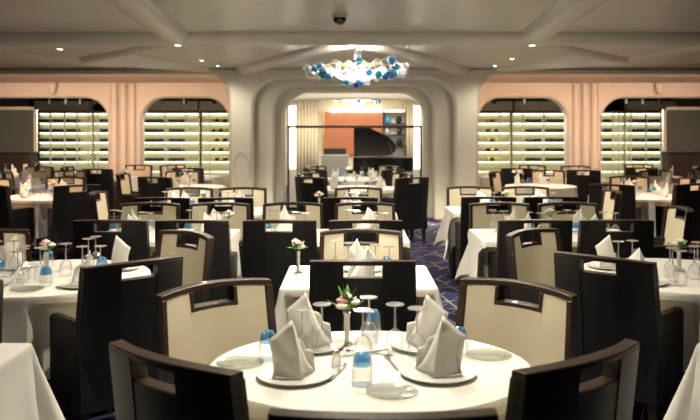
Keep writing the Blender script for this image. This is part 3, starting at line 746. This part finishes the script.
rack(X_(199), X_(231), [(X_(211), 4, 1)], 'next to the left white pillar', [X_(199), X_(210)])
rack(X_(478), X_(513), [(X_(487), 3, 1)], 'next to the right white pillar', [X_(510), X_(500)])
rack(X_(515), X_(573), [(X_(526.5), 4, 0), (X_(546), 5, 0)], 'left of the right fluted pillar', [X_(523), X_(544), X_(569)])
rack(X_(602), X_(629), [(X_(605), 2, 0)], 'just right of the right fluted pillar', [X_(613), X_(619)], cab=False)
rack(X_(630), X_(677), [(X_(632), 4, 0), (X_(648.5), 3, 0), (X_(662), 3, 0)], 'outermost at right', [X_(631), X_(646), X_(661), X_(676)])
# green-white gap panels beside racks, black ceiling tracks with spot heads
def track(x0, x1, y, heads, words):
    r = empty('track_light', ((x0+x1)/2, y, 2.745)); cx = (x0+x1)/2
    MB().box(x0-cx, x1-cx, -.12, .12, -.36, -.28).build('rail', M['dark'], r)
    for h in (x0+.2, x1-.2): MB().box(h-cx-.015, h-cx+.015, -.015, .015, -.29, 0).build('hanger', M['dark'], r)
    for h in heads:
        MB().lathe([(.0001, 0), (.045, 0), (.05, -.13), (.0001, -.13)], 14, (h-cx, -.05, -.36)).build('spot_head', M['dark'], r)
    tag(r, 'black ceiling track with spot heads '+words, 'track light', 'black ceiling tracks')
track(-8.6, -5.0, 18.2, [-7.1, -6.7, -6.35, -6.0], 'in front of the outer left wine rack'); track(-4.6, -2.7, 18.2, [-3.9, -3.2], 'in front of the inner left wine racks')
track(2.8, 4.9, 18.2, [3.4, 4.1], 'in front of the inner right wine racks'); track(5.2, 8.8, 18.2, [6.1, 6.5, 6.9, 7.3], 'in front of the outer right wine rack')
# grey glazed panels and dark cabinets at both ends
for sg, w in ((-1, 'left'), (1, 'right')):
    x0, x1 = sorted((sg*7.15, sg*9.3)); r = empty('glazed_partition', ((x0+x1)/2, 17.6, 0)); cx = (x0+x1)/2
    hw = (x1-x0)/2
    MB().box(-hw+.06, hw-.06, -.01, .01, .06, 2.1).build('panel', M['greyglass'], r, 0)
    b = MB(); b.box(-hw, -hw+.07, -.03, .03, 0, 2.17); b.box(hw-.07, hw, -.03, .03, 0, 2.17); b.box(-hw, hw, -.03, .03, 2.1, 2.17); b.box(-hw, hw, -.03, .03, 0, .06)
    b.build('frame', M['wall'], r)
    tag(r, 'pale-framed grey glass partition at the far %s of the room' % w, 'partition', 'grey glass partitions')
    x0, x1 = sorted((sg*7.0, sg*7.9)); r = empty('service_cabinet', ((x0+x1)/2, 17.1, 0))
    MB().box(-.45, .45, -.2, .2, .08, 1.12).build('body', M['brown'], r, bevel=.01)
    MB().box(-.48, .48, -.23, .22, 1.12, 1.16).build('worktop', M['dark'], r, bevel=.006)
    for q in (-1, 1):
        d = MB().box(min(q*.01, q*.43), max(q*.01, q*.43), -.222, -.2, .12, 1.08).build('door', M['brown'], r, bevel=.004)
        MB().box(q*.05-.008, q*.05+.008, -.245, -.222, .55, .72).build('handle', M['steel'], d)
    MB().box(-.44, .44, -.17, .17, 0, .08).build('plinth', M['dark'], r)
    tag(r, 'dark wooden service cabinet before the grey partition at far '+w, 'cabinet', 'service cabinets')

# ------------------------------------------------------------------ piano lounge
YS = 15.75
r = empty('glass_screen', (.09, YS, 0))
b = MB()
for x in (-1.37, 1.34): b.box(x, x+.04, -.02, .02, 0, 1.72)
b.box(-1.37, 1.38, -.02, .02, 1.68, 1.73); b.box(-1.37, 1.38, -.02, .02, 0, .06)
b.build('frame', M['dark'], r)
MB().box(-1.33, 1.34, -.004, .004, .06, 1.68).build('pane', glass('screen_glass', haze=.0, edge=.05, base=.012), r, 0)
tag(r, 'black-framed glass screen closing the arch in front of the piano', 'screen')
for x, w in ((-1.22, 'left'), (1.42, 'right')):
    r = empty('light_column', (x, 16.3, 0))
    MB().box(-.085, .085, -.05, .05, 0, .82).build('base', M['whitepetal'], r)
    MB().box(-.07, .07, -.04, .04, .82, 2.15).build('glowing_panel', M['tube'], r)
    MB().box(-.09, .09, -.055, .055, 2.15, 2.19).build('cap', M['silver'], r)
    tag(r, 'tall glowing white light column at the %s edge of the piano arch' % w, 'light column', 'light columns')
# piano
def piano():
    r = empty('grand_piano', (.62, 17.9, 0))
    out = [(-.55, -.70), (-.55, .55), (.10, .55), (.30, .47), (.50, .30), (.66, .22), (.86, .20), (1.0, .10), (1.08, -.08), (1.05, -.32), (.92, -.52), (.70, -.66), (.40, -.70)]
    MB().slab(out, .72, 1.02).build('case', M['piano'], r, bevel=.012)
    # lid outline lies in the x-z plane when propped open: hinge along the far side
    lid = [(-.53, 1.03), (-.53, 1.73), (-.14, 1.73), (-.10, 1.66), (.10, 1.58), (.30, 1.47), (.42, 1.35), (.47, 1.22), (.43, 1.12), (.30, 1.05), (.15, 1.03)]
    b = MB().prism(lid, 0, .025)
    b.v = [(x, .12+y+(z-1.03)*.35, z) for x, y, z in b.v]
    b.build('lid', M['piano'], r, bevel=.004)
    MB().tube([(.35, -.5, 1.02), (.28, .21, 1.35)], .01, 8).build('prop_stick', M['piano'], r)
    MB().box(-.72, -.55, -.62, .48, .66, .74).build('keyboard_shelf', M['piano'], r, bevel=.006)
    MB().box(-.70, -.57, -.58, .44, .74, .765).build('keyboard', M['white'], r)
    MB().box(-.50, -.485, -.35, .25, 1.02, 1.25).build('music_desk', M['piano'], r)
    for x, y in ((-.45, -.55), (-.45, .40), (.85, -.22)):
        MB().lathe([(.0001, 0), (.03, 0), (.03, .05), (.045, .5), (.06, .72), (.0001, .72)], 14, (x, y, 0)).build('leg', M['piano'], r)
    MB().box(-.30, -.1, -.08, .0, .08, .72).build('pedal_lyre', M['piano'], r)
    tag(r, 'black grand piano with its lid propped open behind the glass screen', 'piano')
piano()
YL = 22.6
struct(MB().box(-2.45, 2.45, YL, YL+.1, 0, 2.74), 'wall_lounge_far', M['curtain'], smooth=0)
r = empty('wall_panel', (.13, YL-.06, 0))
MB().box(-.88, .90, -.02, .04, .9, 2.16).build('panel', M['orange'], r, 0)
MB().box(-.92, -.88, -.04, .04, .9, 2.2).build('frame', M['gold'], r); 
MB().box(-.7, .8, -.10, -.02, 2.16, 2.24).build('light_strip', M['stripglow'], r)
tag(r, 'orange-red wall panel with a glowing strip on top, behind the piano', 'wall panel')
for cx, w in ((-1.35, 'left'), (1.95, 'right')):
    b = MB(); n_ = 36; v = []; hw = .42
    for i in range(n_+1):
        x = cx-hw+2*hw*i/n_; y = YL-.1+.035*math.sin(i*1.5); v += [(x, y, .02), (x, y, 2.5)]
    b.add(v, [(2*i, 2*i+2, 2*i+3, 2*i+1) for i in range(n_)])
    o = b.build('curtain', M['curtain'], None, 80); md = o.modifiers.new('thick', 'SOLIDIFY'); md.thickness = .006
    tag(o, 'pale beige pleated curtain %s of the orange panel behind the piano' % w, 'curtain', 'lounge curtains')
r = empty('stage_console', (-.40, 20.6, 0))
MB().box(-.36, .36, -.2, .2, .05, .98).build('body', M['console'], r, bevel=.01); MB().box(-.32, .32, -.16, .16, 0, .05).build('plinth', M['dark'], r); MB().box(-.30, .30, -.02, .02, .98, 1.16).build('screen', M['dark'], r, bevel=.01)
tag(r, 'grey console with dark screen left of the piano', 'console')
r = empty('display_shelf', (1.22, 21.2, 0))
MB().box(-.32, .32, .14, .16, 0, 2.2).build('back_panel', M['wall'], r, 0)
for z in (.6, .9, 1.2, 1.5, 1.8, 2.1): MB().box(-.32, .32, -.1, .14, z, z+.02).build('shelf', M['dark'], r)
for x in (-.32, .30): MB().box(x, x+.02, -.1, .14, 0, 2.2).build('side_panel', M['dark'], r)
tag(r, 'open display shelf with dark shelves right of the piano', 'shelf')
for k, (x, z, m, h, w) in enumerate(((-.18, 1.823, 'globeblue', .2, 'blue glass vase on the upper shelf'), (.12, 1.823, 'bottle', .2, 'dark vase on the upper shelf'), (-.2, 1.523, 'globe', .2, 'clear glass vase on the middle shelf'), (.13, 1.523, 'bottle', .18, 'dark vase on the middle shelf'), (.12, 1.223, 'bottle', .18, 'dark vase on the lower shelf'))):
    o = MB().lathe([(.0001, 0), (.05, 0), (.085, h*.45), (.05, h*.8), (.06, h), (.0001, h*.98)], 16, (0, 0, 0)).build('vase', M[m], None, 60, loc=(1.22+x, 21.2, z))
    tag(o, w+' of the display beside the piano', 'vase', 'display vases')
# pale oval relief on the left pillar
o = MB(); v = []; f = []
n1, n2 = 40, 8
for i in range(n1):
    a = 2*PI*i/n1
    for j in range(n2):
        g = 2*PI*j/n2; v.append((math.cos(a)*(.14+.012*math.cos(g)), .012*math.sin(g), math.sin(a)*(.30+.012*math.cos(g))))
for i in range(n1):
    for j in range(n2):
        f.append((i*n2+j, ((i+1) % n1)*n2+j, ((i+1) % n1)*n2+(j+1) % n2, i*n2+(j+1) % n2))
o.add(v, f); o = o.build('wall_ornament', M['wall'], None, 80, loc=(-1.93, 13.69, .95)); tag(o, 'faint oval relief on the white pillar left of the piano arch', 'ornament')

# ------------------------------------------------------------------ light of the place and added fill lights
PINK = (1, .60, .40)
def area(name, e, col, loc, rot, sx, sy, spread=180):
    o = light_obj(name, 'AREA', e, col, loc, None, shape='RECTANGLE', size=sx, size_y=sy, spread=math.radians(spread)); o.rotation_euler = rot; return o
for sg in (-1, 1):
    area('cove_lamp', 75, PINK, (sg*5.2, 14.05, 2.60), (math.radians(58), 0, 0), 5.6, .08, 110)       # strip behind the archway header, washing the rack wall
    area('ceiling_lamp', 130, PINK, (sg*4.9, 14.9, 2.72), (0, 0, 0), 4.5, .4)
    light_obj('pink_fill_spot', 'SPOT', 150, PINK, (sg*3.3, 12.6, 2.6), None, spot_size=math.radians(110), spot_blend=.9, shadow_soft_size=.1)  # pink spot without a fixture, added to tint the tables before the pillars
    light_obj('pink_fill_spot', 'SPOT', 300, PINK, (sg*4.3, 9.9, 2.55), None, spot_size=math.radians(115), spot_blend=.9, shadow_soft_size=.1)  # added pink spot, no fixture, colours the outer round tables
for x in (-4.2, -6.6, 4.2, 6.6): light_obj('rack_fill_spot', 'SPOT', 240, (1, .93, .72), (x, 17.6, 2.6), None, spot_size=math.radians(150), spot_blend=.6, shadow_soft_size=.08)  # fill spots apart from the tracks, added to lighten the rack headers
area('lounge_lamp', 190, (1, .88, .68), (.1, 20.5, 2.7), (0, 0, 0), 3.5, 2.0)
area('passage_fill', 75, (1, .88, .68), (.1, 15.4, 2.72), (0, 0, 0), 2.5, .6)  # unseen fill panel added to lift the inner arch
for x in (1.45, 2.05, -1.4, -1.95): light_obj('floor_uplight', 'POINT', 7, (1, .86, .62), (x, 13.45, .12), None, shadow_soft_size=.04)
w = bpy.data.worlds.new('world'); sc.world = w; w.use_nodes = True; w.node_tree.nodes['Background'].inputs[0].default_value = (.5, .45, .38, 1); w.node_tree.nodes['Background'].inputs[1].default_value = 0.0

# ------------------------------------------------------------------ camera
cd = bpy.data.cameras.new('camera'); cam = bpy.data.objects.new('camera', cd); COL.objects.link(cam)
cam.location = (0, 0, H); cam.rotation_euler = (PI/2, 0, 0); cd.sensor_width = 36; cd.lens = F/700*36; cd.shift_y = -80/700; cd.clip_start = .05
cd.dof.use_dof = True; cd.dof.focus_distance = 4.4; cd.dof.aperture_fstop = 3.1
sc.camera = cam
sc.view_settings.view_transform = 'Standard'; sc.view_settings.look = 'None'; sc.view_settings.gamma = 1; sc.view_settings.exposure = 0.18
sc.view_settings.use_curve_mapping = False
sc.cycles.use_denoising = True
sc.cycles.max_bounces = 8; sc.cycles.transparent_max_bounces = 24; sc.cycles.caustics_reflective = False; sc.cycles.caustics_refractive = False
sc.cycles.sample_clamp_indirect = 4
